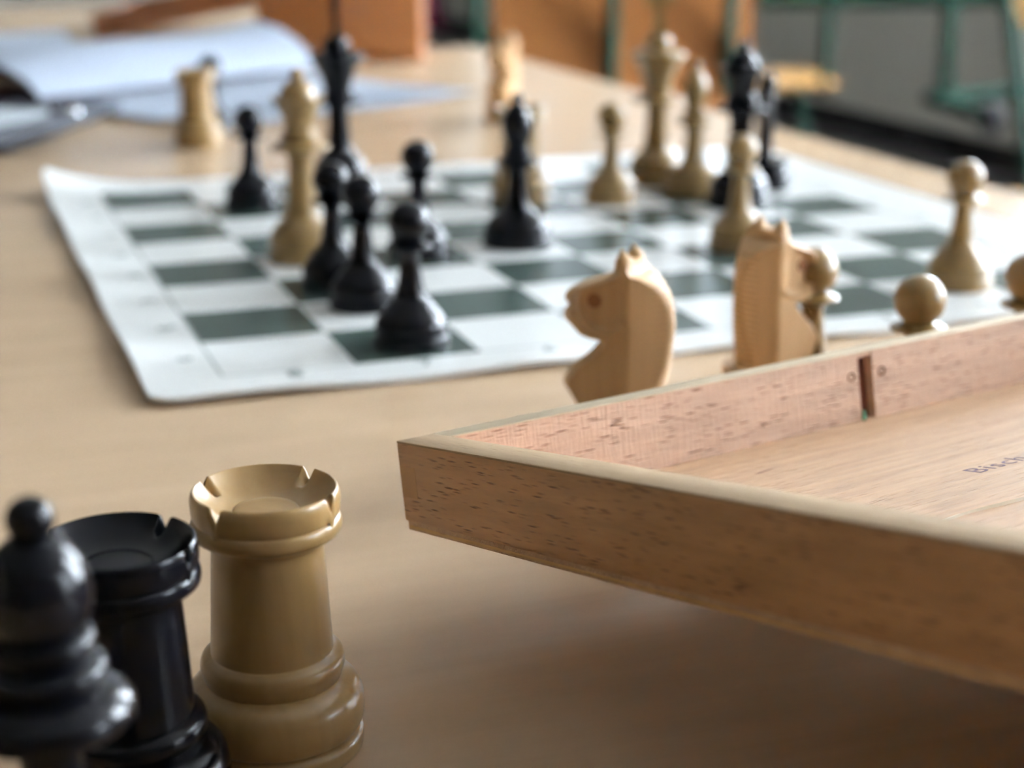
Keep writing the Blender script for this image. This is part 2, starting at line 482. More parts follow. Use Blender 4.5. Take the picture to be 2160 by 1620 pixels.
def rook_rim(k, rot):
    notches = [58, 159, 237, 339]
    def f(bm):
        for v in bm.verts:
            x, y, z = v.co
            r = math.hypot(x, y)
            if z > .0533 * k and r > .0108 * k:
                a = math.degrees(math.atan2(y, x)) % 360
                for n_ in notches:
                    d = abs((a - n_ - rot + 180) % 360 - 180)
                    if d < 5.5:
                        w = 1 - d / 5.5
                        dep = .0034 * k * w * min(1, (r - .0108 * k) / (.0025 * k))
                        v.co.z = z - dep
    return f
def rook(mt, k=1.0, name='rook', rot=0.0, seg=72):
    o = new_piece(name)
    s = lambda pts: [(p[0] * k, p[1] * k) + tuple(p[2:]) for p in pts]
    turned('base', s([(.0180, 0, 1), (.0184, .0008), (.0185, .0032), (.0180, .0042), (.0171, .0047, 1), (.0179, .0054), (.0187, .0075), (.0188, .0098), (.0184, .0125), (.0170, .0148), (.0142, .0164, 1)]), mt, o, seg)
    turned('body', s([(.0142, .0164, 1), (.0147, .0180), (.0150, .0195), (.0146, .0212), (.0134, .0221), (.0127, .0224, 1), (.0125, .0260), (.0122, .0320), (.0118, .0395), (.0115, .0446), (.0116, .0462, 1), (.0119, .0466, 1), (.0120, .0474, 1)]), mt, o, seg)
    turned('battlement', s([(.0121, 0.0474, 1), (.0136, 0.0478), (.0150, 0.0487), (.0154, 0.0501), (.0151, 0.0514), (.0146, 0.0519, 1), (.0149, 0.0525), (.0151, 0.0535), (.0152, 0.0548), (.0152, 0.0560), (.0149, 0.0572), (.0144, 0.0577), (.0139, 0.0572), (.0128, 0.0559), (.0115, 0.0548), (.0100, 0.0539), (.0083, 0.0533), (.0067, 0.0530, 1), (.0063, 0.0533), (.0050, 0.0535), (.0025, 0.0535), (0, 0.0535, 1)]), mt, o, 144, rook_rim(k, rot))
    return o
def bishop(mt, name='bishop'):
    o = new_piece(name)
    turned('base', [(.0172, 0, 1), (.0176, .0008), (.0176, .0045), (.0170, .0060), (.0162, .0066, 1), (.0167, .0074), (.0165, .0100), (.0140, .0135), (.0100, .0165), (.0076, .0185, 1)], mt, o)
    turned('stem', [(.0076, .0185, 1), (.0066, .0210), (.0056, .0270), (.0050, .0330), (.0049, .0370), (.0053, .0390, 1)], mt, o)
    turned('collar', [(.0053, .0390, 1), (.0080, .0398), (.0108, .0404), (.0113, .0412), (.0108, .0422), (.0078, .0436), (.0060, .0446, 1), (.0073, .0456), (.0070, .0466), (.0050, .0474, 1), (.0060, .0482), (.0057, .0491), (.0046, .0497, 1)], mt, o)
    turned('mitre', [(.0046, .0497, 1), (.0062, .0530), (.0074, .0575), (.0075, .0605), (.0066, .0645), (.0048, .0680), (.0028, .0703, 1)], mt, o)
    turned('finial', [(.0020, .0700, 1), (.0027, .0714), (.0030, .0729), (.0025, .0746), (.0012, .0757), (0, .0759, 1)], mt, o)
    return o
def near_bishop(mt, name='bishop'):
    o = new_piece(name)
    turned('base', [(.0188, 0, 1), (.0192, .0010), (.0192, .0055), (.0180, .0075), (.0172, .0080, 1), (.0178, .0092), (.0170, .0125), (.0140, .0170), (.0100, .0215), (.0080, .0245, 1)], mt, o)
    turned('stem', [(.0080, .0245, 1), (.0066, .0280), (.0054, .0350), (.0047, .0430), (.0046, .0500), (.0052, .0548, 1)], mt, o)
    turned('collar', [(.0052, .0548, 1), (.0090, .0556), (.0122, .0567), (.0129, .0581), (.0124, .0598), (.0108, .0614), (.0086, .0626), (.0078, .0630, 1), (.0088, .0636), (.0093, .0648), (.0089, .0660), (.0072, .0670), (.0062, .0675, 1), (.0074, .0682), (.0079, .0694), (.0075, .0706), (.0062, .0713, 1)], mt, o, 72)
    turned('mitre', [(.0062, .0713, 1), (.0070, .0722), (.0078, .0745), (.0080, .0768), (.0076, .0796), (.0064, .0822), (.0046, .0844), (.0030, .0855, 1)], mt, o, 72)
    r, c = .0035, .0882
    turned('finial', [(.0024, .0853, 1)] + [(r * math.cos(a), c + r * math.sin(a)) for a in [R_(q) for q in (-40, -20, 0, 20, 40, 60, 78)]] + [(0, c + r, 1)], mt, o, sub=3)
    return o
def royal_base(mt, o, top):
    turned('base', [(.0168, 0, 1), (.0172, .0008), (.0173, .0050), (.0166, .0066), (.0158, .0072, 1), (.0164, .0082), (.0163, .0110), (.0146, .0150), (.0112, .0190), (.0088, .0215), (.0082, .0228, 1)], mt, o)
    turned('stem', [(.0082, .0228, 1), (.0078, .0240), (.0072, .0290), (.0064, .0370), (.0062, .0450), (.0066, top, 1)], mt, o)
def queen(mt, name='queen'):
    o = new_piece(name); royal_base(mt, o, .0520)
    turned('collar', [(.0066, .0520, 1), (.0100, .0528), (.0136, .0536), (.0142, .0545), (.0134, .0554), (.0100, .0566), (.0082, .0574, 1), (.0092, .0582), (.0090, .0594), (.0076, .0603, 1), (.0082, .0612), (.0080, .0624), (.0070, .0632, 1)], mt, o)
    def pts(bm):
        for v in bm.verts:
            r = math.hypot(v.co.x, v.co.y)
            if r > .0105:
                a = math.atan2(v.co.y, v.co.x)
                k = .5 + .5 * math.cos(a * 8)
                f = 1 - .16 * (1 - k) * (r - .0105) / .003
                v.co.x *= f; v.co.y *= f; v.co.z += .0016 * k * (r - .0105) / .003
    turned('crown', [(.0070, .0632, 1), (.0072, .0655), (.0078, .0685), (.0090, .0720), (.0112, .0748), (.0134, .0762), (.0130, .0772), (.0108, .0772), (.0090, .0768, 1)], mt, o, 64, pts)
    turned('dome', [(.0090, .0766, 1), (.0088, .0790), (.0076, .0820), (.0055, .0846), (.0036, .0860, 1)], mt, o)
    turned('finial', [(.0022, .0858, 1), (.0030, .0872), (.0032, .0890), (.0025, .0908), (0, .0918, 1)], mt, o)
    return o
def king(mt, name='king'):
    o = new_piece(name); royal_base(mt, o, .0480)
    turned('collar', [(.0066, .0480, 1), (.0100, .0488), (.0150, .0497), (.0156, .0506), (.0148, .0516), (.0105, .0530), (.0086, .0538, 1), (.0094, .0546), (.0090, .0556), (.0076, .0562, 1)], mt, o)
    turned('crown', [(.0076, .0562, 1), (.0082, .0590), (.0094, .0640), (.0118, .0700), (.0146, .0742), (.0162, .0758, 1), (.0163, .0770), (.0148, .0784), (.0098, .0800), (.0074, .0806, 1), (.0078, .0820), (.0076, .0850), (.0058, .0878), (.0034, .0888, 1)], mt, o)
    bm = bmesh.new()
    def bar(a, b, wa, wb, horizontal=False):
        t = .0018
        q = []
        if horizontal:
            q = [(a, -wa), (b, -wb), (b, wb), (a, wa)]
            co = [(x, z + .108) for x, z in q]
        else:
            co = [(-wa, a), (wa, a), (wb, b), (-wb, b)]
        A = [bm.verts.new((x, -t, z)) for x, z in co]; B = [bm.verts.new((x, t, z)) for x, z in co]
        bm.faces.new(A); bm.faces.new(B[::-1])
        for i in range(4):
            j = (i + 1) % 4; bm.faces.new((A[i], A[j], B[j], B[i]))
    bar(.0880, .1080, .0036, .0022); bar(.1080, .1170, .0020, .0040)
    bar(.0, .0085, .0018, .0038, True); bar(-.0085, 0, .0038, .0018, True)
    finish(bm, 'cross', mt, o)
    return o

KF = [(150, 740), (170, 705), (220, 692), (300, 690), (335, 665), (370, 615), (420, 500), (450, 405), (480, 335), (510, 290), (540, 262), (590, 250), (620, 262), (632, 280), (645, 285), (660, 268), (700, 250), (750, 246), (780, 262), (800, 290), (850, 340), (872, 400), (886, 470), (893, 540), (905, 562), (920, 568), (1020, 480), (1140, 350), (1260, 270), (1310, 255), (1345, 275), (1390, 310), (1480, 370), (1510, 385)]
KB = [(150, 775), (190, 810), (230, 828), (300, 840), (335, 862), (360, 930), (395, 985), (430, 1030), (500, 1088), (600, 1122), (750, 1140), (850, 1137), (1000, 1120), (1100, 1108), (1200, 1085), (1350, 1045), (1510, 1010)]
def interp(tab, y):
    if y <= tab[0][0]: return tab[0][1]
    for (a, p), (b, q) in zip(tab, tab[1:]):
        if y <= b: return p + (q - p) * (y - a) / (b - a)
    return tab[-1][1]
def sm(a, b, x):
    t = max(0, min(1, (x - a) / (b - a))); return t * t * (3 - 2 * t)
def knight(mt, eye_mt, name='knight', W=.0092):
    o = new_piece(name)
    turned('base', [(.0160, 0, 1), (.0165, .0008), (.0166, .0040), (.0160, .0052), (.0152, .0057, 1), (.0160, .0066), (.0163, .0085), (.0158, .0110), (.0150, .0130), (.0144, .0138, 1), (.0152, .0144), (.0154, .0156), (.0150, .0168), (.0140, .0172, 1)], mt, o)
    sx_ = 1 / 27524 / .93
    yz = lambda y: .0680 - (y - 150) / 26700
    xx = lambda x: -(x - 720) * sx_          # local +X is where the horse looks
    ridge = 840
    ysl = [238 + (1510 - 238) * i / 150 for i in range(151)]
    U = 48
    bm = bmesh.new(); rows = []
    for y in ysl:
        xf, xb = interp(KF, y), interp(KB, y)
        if y > 420: xb += 6 * math.sin(y / 52 * 2 * PI)
        row = ([], [])
        for k in range(U + 1):
            # denser at the edges
            t = .5 - .5 * math.cos(PI * k / U) if True else k / U
            x = xf + (xb - xf) * t
            w = W
            if x > ridge and y > 300:
                tt = (x - ridge) / max(1, (1140 - ridge))
                w = W * (1 - .84 * tt)
                if tt > .45 and y > 480: w += .00022 * math.sin((y + .25 * (x - 1000)) / 52 * 2 * PI) * sm(.45, .7, tt)
            e = min(x - xf, 90) / 90
            w *= .55 + .45 * sm(0, 1, e)
            if y < 330: w *= .80 + .2 * sm(230, 330, y)
            if y < 900:
                w *= 1 - .22 * sm(470, 300, x)          # narrower muzzle
                d = math.hypot((x - 640) / 205, (y - 610) / 205)
                if x < 800:
                    rec = sm(1.0, .80, d)
                    w -= .0017 * rec * (1 if y > 380 else sm(330, 380, y)) * sm(810, 700, x)
                    # raised lid line in front of the recess
                    w += .0007 * math.exp(-((d - 1.07) / .08) ** 2) * (1 if x < 640 or y > 620 else 0)
                w -= .0012 * math.exp(-((math.hypot((x - 345) / 1.0, (y - 560) / 1.4)) / 34) ** 2)   # nostril
                if x < 420: w -= .0009 * math.exp(-((y - 640 - (x - 280) * .35) / 13) ** 2)         # mouth
            b = min(xb - x, 26) / 26
            w *= .6 + .4 * sm(0, 1, b)
            w = max(w, .0008)
            row[0].append(bm.verts.new((xx(x), w, yz(y)))); row[1].append(bm.verts.new((xx(x), -w, yz(y))))
        rows.append(row)
    for A, B in zip(rows, rows[1:]):
        for k in range(U):
            bm.faces.new((A[0][k], A[0][k + 1], B[0][k + 1], B[0][k]))
            bm.faces.new((A[1][k + 1], A[1][k], B[1][k], B[1][k + 1]))
        for k in (0, U):
            bm.faces.new((A[0][k], B[0][k], B[1][k], A[1][k]))
    for Rw in (rows[0], rows[-1]):
        for k in range(U):
            bm.faces.new((Rw[0][k], Rw[1][k], Rw[1][k + 1], Rw[0][k + 1]))
    # groove between the two ears
    for v in bm.verts:
        if v.co.z > .0620:
            yv = abs(v.co.y)
            if v.co.z > .0640 and yv < .0015: v.co.z -= 0
    finish(bm, 'horse_head', mt, o, 32)
    for s in (-1, 1):
        bm = bmesh.new()
        tip = bm.verts.new((xx(738), s * W * .55, yz(128)))
        ring = [bm.verts.new((xx(765) + .0036 * math.cos(a), s * W * .55 + .0034 * math.sin(a), yz(340))) for a in [2 * PI * i / 12 for i in range(12)]]
        mid = [bm.verts.new((xx(758) + .0026 * math.cos(a), s * W * .55 + .0024 * math.sin(a), yz(222))) for a in [2 * PI * i / 12 for i in range(12)]]
        for i in range(12):
            j = (i + 1) % 12
            bm.faces.new((ring[i], ring[j], mid[j], mid[i])); bm.faces.new((mid[i], mid[j], tip))
        bm.faces.new(ring[::-1])
        finish(bm, 'ear', mt, o, 60)
        e = turned('eye', [(.0022, -.0004, 1), (.0023, .0003), (.0020, .0006), (.0016, .0004), (.0012, .0003), (.0009, .0006), (.0006, .0006), (.0003, .0002), (0, .0001, 1)], eye_mt, o, 24)
        e.location = (xx(540), s * (W - .00185), yz(568)); e.rotation_euler = (-s * PI / 2, 0, 0)
    return o

BW, WW, CW = M['black_wood'], M['light_wood_shaded'], M['light_raw']
BZ = TH + .0001       # pieces on the board stand on the vinyl
P_ = {'bp': pawn(BW, 'pawn'), 'wp': pawn(WW, 'pawn')}
used = set()
def place(key, x, y, z, label, rz=None, group=None, cat=None):
    src = P_[key]
    if key in used: o = copy_tree(src)
    else: o = src; used.add(key)
    o.location = (x, y, z)
    o.rotation_euler = (0, 0, random.uniform(0, 2 * PI) if rz is None else rz)
    tag(o, label, cat or o.name.split('.')[0], group)
    return o
pg = 'black pawns on the board'
place('bp', .0775, .0195, BZ, 'black pawn nearest the front edge of the chess board mat, on its dark green square', group=pg)
place('bp', .0755, .0850, BZ, 'black pawn one row behind the frontmost black pawn, left of it', group=pg)
place('bp', .0722, .1245, BZ, 'black pawn half hidden between the white queen and the two nearest black pawns', group=pg)
place('bp', .1265, .1735, BZ, 'black pawn alone in mid board, left of the tall black bishop', group=pg)
place('bp', .0760, .3330, BZ, 'black pawn at the far left of the board, left of the white queen', group=pg)
place('bp', .1090, .6500, 0, 'black pawn standing on the desk beyond the board, half hidden behind the distant white rook')
wg = 'white pawns on the board'
place('wp', .2705, .2755, BZ, 'white pawn right of the tall black bishop, near the far side of the board', group=wg)
place('wp', .2805, .1370, BZ, 'white pawn directly behind the right-hand white knight, on the board', group=wg)
place('wp', .3355, .0300, BZ, 'white pawn standing alone at the right of the board, in front of the dark floor', group=wg)
dg = 'white pawns on the desk behind the box wall'
place('wp', .1853, -.1020, 0, 'white pawn beside the muzzle of the right-hand white knight, on the desk', group=dg)
place('wp', .1960, -.1500, 0, 'white pawn showing only its round head above the box wall, right of both knights', group=dg)
place('wp', .2475, -.1360, 0, 'white pawn cut off by the right edge of the photo, behind the box wall', group=dg)

P_['wq'] = queen(WW); place('wq', .0725, .1865, BZ, 'white queen with scalloped crown, among the black pawns at the left', rz=.2)
P_['bq'] = queen(BW); place('bq', .3324, .2390, BZ, 'black queen behind the white pawn at the right, in front of the green chair', rz=.4)
camR = math.atan2(RT.y, RT.x)
P_['bk'] = king(BW); place('bk', .1395, .3830, BZ, 'black king with thin cross, behind the white queen at the far edge of the board', rz=camR + PI / 2)
P_['wk'] = king(WW); place('wk', .3201, .3232, BZ, 'tall white king with cross at the far right, before the orange chair back', rz=camR)
P_['bb'] = bishop(BW); place('bb', .1809, .1835, BZ, 'tall black bishop with pointed tip in the middle of the board', rz=0)
P_['wb'] = bishop(WW); place('wb', .3275, .2870, BZ, 'white bishop between the white king and the black queen', rz=0)
P_['wr'] = rook(WW, .93); place('wr', .0877, .5856, 0, 'white rook standing on the desk beyond the far left of the board, before the papers', rz=1)
place('wr', .2240, .2980, BZ, 'white rook hidden behind the stem of the tall black bishop', rz=.3)
P_['wn'] = knight(CW, M['eye'])
headL = math.atan2(*(lambda v: (v.y, v.x))(-RT * math.cos(R_(24)) + Vector((FW.x, FW.y, 0)).normalized() * math.sin(R_(24))))
headR = math.atan2(*(lambda v: (v.y, v.x))(RT * math.cos(R_(36)) + Vector((FW.x, FW.y, 0)).normalized() * math.sin(R_(36))))
place('wn', .1035, -.1290, 0, 'pale carved knight facing left, on the desk just behind the box wall', rz=headL)
place('wn', .1690, -.1020, 0, 'pale carved knight facing right, on the desk behind the box wall', rz=headR)
place('wn', .3314, .6290, 0, 'small distant white knight on the desk beyond the board, above the black bishop tip', rz=math.atan2(-FW.y, -FW.x) - .5)
P_['bn'] = knight(BW, BW, W=.0045)
place('bn', .3735, .2870, BZ, 'thin black knight seen edge-on, right of the black queen', rz=math.atan2(FW.y, FW.x) + .05)
P_['nr'] = rook(M['light_wood_bright'], 1.0, rot=camR * 180 / PI); place('nr', -.0378, -.2729, 0, 'large light wooden rook in the foreground with a dished, notched top', rz=0, cat='rook')
P_['nb'] = rook(BW, 1.0, rot=camR * 180 / PI + 4); place('nb', -.0696, -.2912, 0, 'black rook in the foreground between the light rook and the black bishop', rz=0, cat='rook')
P_['nbi'] = near_bishop(BW); place('nbi', -.0872, -.3570, 0, 'nearest black piece, a bishop with round finial cut off at the lower left corner', rz=0, cat='bishop')

# ------------------------------------------------------------------ the open wooden box
P0 = Vector((.0043, -.2203, .0461))
BX = Vector((.9717, .2362, .001)).normalized(); BZv = Vector((-.0449, .1802, .9826)); BY = BZv.cross(BX).normalized(); BZv = BX.cross(BY)
bx = empty('wooden_box', (0, 0, 0))
mm = Matrix((BX, BY, BZv)).transposed().to_4x4(); mm.translation = P0
bx.matrix_world = mm
tag(bx, 'open shallow beech box tray tilted over the desk, filling the lower right of the photo', 'box')
LX, LY, HH, TN, TF, FLR = .310, .240, .0223, .0104, .0084, -.0197
def wall_bm(lo, hi, bev=.0006):
    return box_bm(lo, hi, bev)
# left side wall (runs toward the camera): body and a thin sanded cap so that each face has its own look
o = finish(wall_bm((0, -LY, FLR), (TN, 0, -.0004)), 'side_panel', M['beech_side'], bx, 40)
def top_cap(name, lo, hi, mt): return finish(box_bm(lo, hi, .0002), name, mt, bx, 40)
top_cap('top_edge', (.0001, -LY, -.0006), (TN, -.0001, 0), M['beech_top'])
# far wall, in two lengths with the divider slot between
SL0, SL1 = .1446, .1500
for a, b in ((TN - .0005, SL0), (SL1, LX - TN)):
    finish(box_bm((a, -TF, FLR), (b, -.0002, -.0004)), 'side_panel', M['beech_pink'], bx)
finish(box_bm((SL0, -TF + .0030, FLR), (SL1, -.0002, -.0004)), 'slot_back', M['slot'], bx)
finish(box_bm((SL0 - .0001, -TF + .0004, -.0019), (SL1 + .0001, -.0002, -.0004)), 'slot_cap', M['beech_pink'], bx)
top_cap('top_edge', (TN, -TF, -.0006), (LX, -.0001, 0), M['beech_cream'])
# right wall and near wall (beyond the frame)
finish(wall_bm((LX - TN, -LY, FLR), (LX, -.0001, 0)), 'side_panel', M['beech_side'], bx, 40)
finish(wall_bm((TN, -LY, FLR), (LX - TN, -LY + TF, 0)), 'side_panel', M['beech_side'], bx, 40)
# bottom sheet, edge strip, joints
finish(box_bm((.0006, -LY + .0006, FLR - .0022), (LX - .0006, -.0006, FLR)), 'bottom_panel', M['plywood'], bx)
bm = box_bm((.0005, -LY, -HH), (LX, -.0005, FLR - .0003), .0010)
finish(bm, 'bottom_edge', M['ply_edge'], bx, 40)
finish(box_bm((-.00003, -.0078, -.0136), (.001, -.0007, -.0060)), 'finger_joint', M['joint'], bx)
# screw holes either side of the slot
for hx in (.1418, .1536):
    h = turned('screw_hole', [(.0013, 0, 1), (.0013, .0003), (.0008, .0001), (0, -.0002, 1)], M['hole'], bx, 20)
    h.location = (hx, -TF + .0001, -.0068); h.rotation_euler = (PI / 2, 0, 0)
# green scrap caught in the slot
bm = bmesh.new()
q = [(0, 0, 0), (.0012, .0003, .0004), (.0020, .0012, .0022), (.0014, .0014, .0030), (.0006, .0008, .0014), (-.0004, .0003, .0006)]
A = [bm.verts.new(Vector(p)) for p in q]; B = [bm.verts.new(Vector(p) + Vector((.0001, -.0004, 0))) for p in q]
bm.faces.new(A); bm.faces.new(B[::-1])
for i in range(len(q)):
    j = (i + 1) % len(q); bm.faces.new((A[i], B[i], B[j], A[j]))
finish(bm, 'green_fibre', M['green_scrap'], bx, loc=(SL0 - .0006, -TF - .0012, FLR + .0001))
# raised splinter in the bottom sheet
bm = bmesh.new(); n_ = 22; top = []; ra = []; rb = []
for i in range(n_ + 1):
    t = i / n_; x = .064 + .05 * t; y = -.1110 + .0008 * math.sin(t * 9) + .0006 * t
    h = .0006 * math.sin(PI * min(1, t * 1.15 + .02)) + .0001
    w = .0016 * (1 - .5 * t)
    ra.append(bm.verts.new((x, y - .0003, FLR))); top.append(bm.verts.new((x, y, FLR + max(h, .0001)))); rb.append(bm.verts.new((x, y + w, FLR)))
for i in range(n_):
    bm.faces.new((ra[i], ra[i + 1], top[i + 1], top[i])); bm.faces.new((top[i], top[i + 1], rb[i + 1], rb[i]))
finish(bm, 'raised_splinter', M['beech_cream'], bx, 60)
tx = text_obj('ink_stamp', 'Bischof', .0080, M['ink'], bx, (.1195, -.0824, FLR + .00004), (0, 0, R_(2)), .00002, 1.14)
prism('grain_pocket', [(.0795, -.0372), (.0815, -.0366), (.0848, -.0360), (.0870, -.0360), (.0845, -.0367), (.0815, -.0375)], FLR - .0001, FLR + .00003, M['slot'], bx)
# added unseen support for the tray, shaped to block window light beneath it
sp = empty('wooden_box', (.27, -.35, 0), 0)
tag(sp, 'added unseen closed box propping the open tray and shading the desk under it', 'box')
box('body', (-.08, -.08, 0), (.09, .07, .038), M['beech_side'], sp, .001)
box('lid', (-.08, -.08, .0383), (.09, .07, .0430), M['beech_side'], sp, .0008)

# ------------------------------------------------------------------ papers and folders beyond the board
def sheet(name, c, ang, w, h, z, mt, label, cat='paper', wave=.001, group=None, bend=0.0, ph=0.0):
    bm = bmesh.new(); nx, ny = 20, 14; g = {}
    for s in (0, 1):
        for i in range(nx + 1):
            for j in range(ny + 1):
                u, v = i / nx - .5, j / ny - .5
                zz = wave * (1 + math.sin(u * 7 + ph) * math.cos(v * 5 + ph)) + bend * max(0, abs(u) - .25) ** 2
                g[s, i, j] = bm.verts.new((u * w, v * h, zz + s * .0003))
    for i in range(nx):
        for j in range(ny):
            bm.faces.new([g[1, i, j], g[1, i + 1, j], g[1, i + 1, j + 1], g[1, i, j + 1]])
            bm.faces.new([g[0, i, j], g[0, i, j + 1], g[0, i + 1, j + 1], g[0, i + 1, j]])
    for i in range(nx):
        for j in (0, ny): bm.faces.new([g[0, i, j], g[0, i + 1, j], g[1, i + 1, j], g[1, i, j]])
    for j in range(ny):
        for i in (0, nx): bm.faces.new([g[0, i, j], g[0, i, j + 1], g[1, i, j + 1], g[1, i, j]])
    o = finish(bm, name, mt, None, 50)
    o.location = (*c, z); o.rotation_euler = (0, 0, ang)
    return tag(o, label, cat, group)
sheet('paper_sheet', (.195, .822), R_(32), .285, .205, .0002, M['paper'], 'white paper sheet lying flat on the desk, its corner pointing right behind the black king', wave=.0012)
sheet('paper_sheet', (.165, .850), R_(24), .285, .205, .0034, M['paper'], 'white paper sheet lying under the arched magazine, beside the distant rook', wave=.0012, ph=1)

def arch(name, a, b, half, hgt, mt_out, mt_in, label):
    """A magazine bent into an arch along the line a-b; the inner leaf is its dark cover."""
    a, b = Vector((*a, 0)), Vector((*b, 0)); d = (b - a); Ln = d.length; d.normalize(); n = Vector((-d.y, d.x, 0))
    root = empty(name, a); tag(root, label, 'magazine')
    def leaf(nm, r0, r1, mt, x0=0.0, x1=1.0):
        bm = bmesh.new(); g = {}; NA, NL = 28, 16
        for s, rr in ((0, r0), (1, r1)):
            for i in range(NL + 1):
                t = x0 + (x1 - x0) * i / NL
                for k in range(NA + 1):
                    u = -1 + 2 * k / NA
                    prof = (math.cos(u * PI / 2)) ** .75 if abs(u) < 1 else 0
                    hh = hgt * (1 + .1 * math.sin(t * 6)) * (1.0 + .55 * t)
                    off = u * half * (1 + .1 * t)
                    p = d * (t * Ln) + n * (off * (1 + rr * .6)) + Vector((0, 0, .0088 + prof * hh + rr * .05))
                    g[s, i, k] = bm.verts.new(p)
        for i in range(NL):
            for k in range(NA):
                bm.faces.new([g[1, i, k], g[1, i + 1, k], g[1, i + 1, k + 1], g[1, i, k + 1]])
                bm.faces.new([g[0, i, k], g[0, i, k + 1], g[0, i + 1, k + 1], g[0, i + 1, k]])
        for i in range(NL):
            for k in (0, NA): bm.faces.new([g[0, i, k], g[0, i + 1, k], g[1, i + 1, k], g[1, i, k]])
        for k in range(NA):
            for i in (0, NL): bm.faces.new([g[0, i, k], g[0, i, k + 1], g[1, i, k + 1], g[1, i, k]])
        return finish(bm, nm, mt, root, 50)
    leaf('pages', .012, .05, mt_out); leaf('cover', -.02, .010, mt_in)
    bm = bmesh.new(); vs = [a + n * (half * .9 * sg) + d * q - a for sg, q in ((-1, -.02), (1, -.02), (1, Ln * .9), (-1, Ln * .9))]
    lo = [bm.verts.new(v + Vector((0, 0, .0070))) for v in vs]; hi = [bm.verts.new(v + Vector((0, 0, .0078))) for v in vs]
    bm.faces.new(lo[::-1]); bm.faces.new(hi)
    for i in range(4): bm.faces.new((lo[i], lo[(i + 1) % 4], hi[(i + 1) % 4], hi[i]))
    finish(bm, 'lower_cover', mt_in, root)
    return root
arch('magazine', (-.040, .880), (.225, 1.050), .070, .025, M['paper'], M['dark_red'], 'white magazine arched over the papers, dark red inside showing at its left end')

f1 = empty('ring_binder', (.060, .790, 0), R_(62)); tag(f1, 'slate grey binder lying flat, its right end under the magazine', 'folder')
box('cover', (-.22, 0, 0), (0, .16, .009), M['slate'], f1, .002)
f2 = empty('clipboard', (.018, .655, 0), R_(56)); tag(f2, 'dark folder with white papers on top and a shiny metal corner, at the left edge', 'folder')
box('cover', (-.24, 0, .0091), (0, .20, .019), M['slate'], f2, .003)
box('paper_stack', (-.23, .016, .0191), (-.022, .19, .0225), M['paper_grey'], f2, .0006)
turned('metal_corner', [(.007, .0, 1), (.0078, .002), (.0075, .006), (.005, .0085), (0, .0095, 1)], M['chrome'], f2, 24).location = (-.006, .008, .0140)
for i, (c, a, z, lb) in enumerate([((-.04, 1.36), .15, .0002, 'greyish paper sheet at the bottom of the untidy pile, upper left'), ((-.035, 1.37), .06, .0042, 'crumpled grey-white sheet in the middle of the untidy pile, upper left'), ((-.05, 1.36), -.06, .0082, 'white sheet on top of the untidy paper pile, upper left')]):
    sheet('paper_sheet', c, a, .24, .30, z, M['paper_grey'] if i < 2 else M['paper'], lb, wave=.0018, ph=i * 2, group='loose papers in the pile')

# second wooden tray at the far left and the orange case beside it
t2 = empty('wooden_tray', (.113, 1.478, .001)); tag(t2, 'brown wooden tray at the upper left, tilted with its right end raised', 'box')
q = Matrix.Rotation(camR, 4, 'Z') @ Matrix.Rotation(R_(-11), 4, 'Y')
q.translation = Vector((.113, 1.478, .001)); t2.matrix_world = q
box('front_board', (0, 0, 0), (.50, .010, .030), M['brown_wood'], t2, .001)
box('end_board', (0, .0101, 0), (.010, .20, .030), M['brown_wood'], t2, .001)
box('back_board', (0, .2001, 0), (.50, .210, .030), M['brown_wood'], t2, .001)
box('bottom_board', (.0101, .0101, 0), (.50, .20, .004), M['yellow_wood'], t2)
ang = math.atan2(1.094 - 1.156, .4031 - .2438)
t3 = empty('wooden_case', (.2438, 1.156, 0), ang); tag(t3, 'tall orange varnished plywood case standing on the desk behind the black king', 'case')
box('front_board', (0, 0, .002), (.1700, .010, .16), M['orange_wood'], t3, .001)
box('side_board', (.1600, .0105, .002), (.1700, .07, .16), M['brown_wood'], t3, .001)
box('side_board', (0, .0105, .002), (.010, .07, .16), M['brown_wood'], t3, .001)
box('back_board', (0, .0705, .002), (.170, .080, .16), M['brown_wood'], t3, .001)
box('base_board', (-.002, -.002, 0), (.172, .082, .0018), M['orange_wood'], t3)

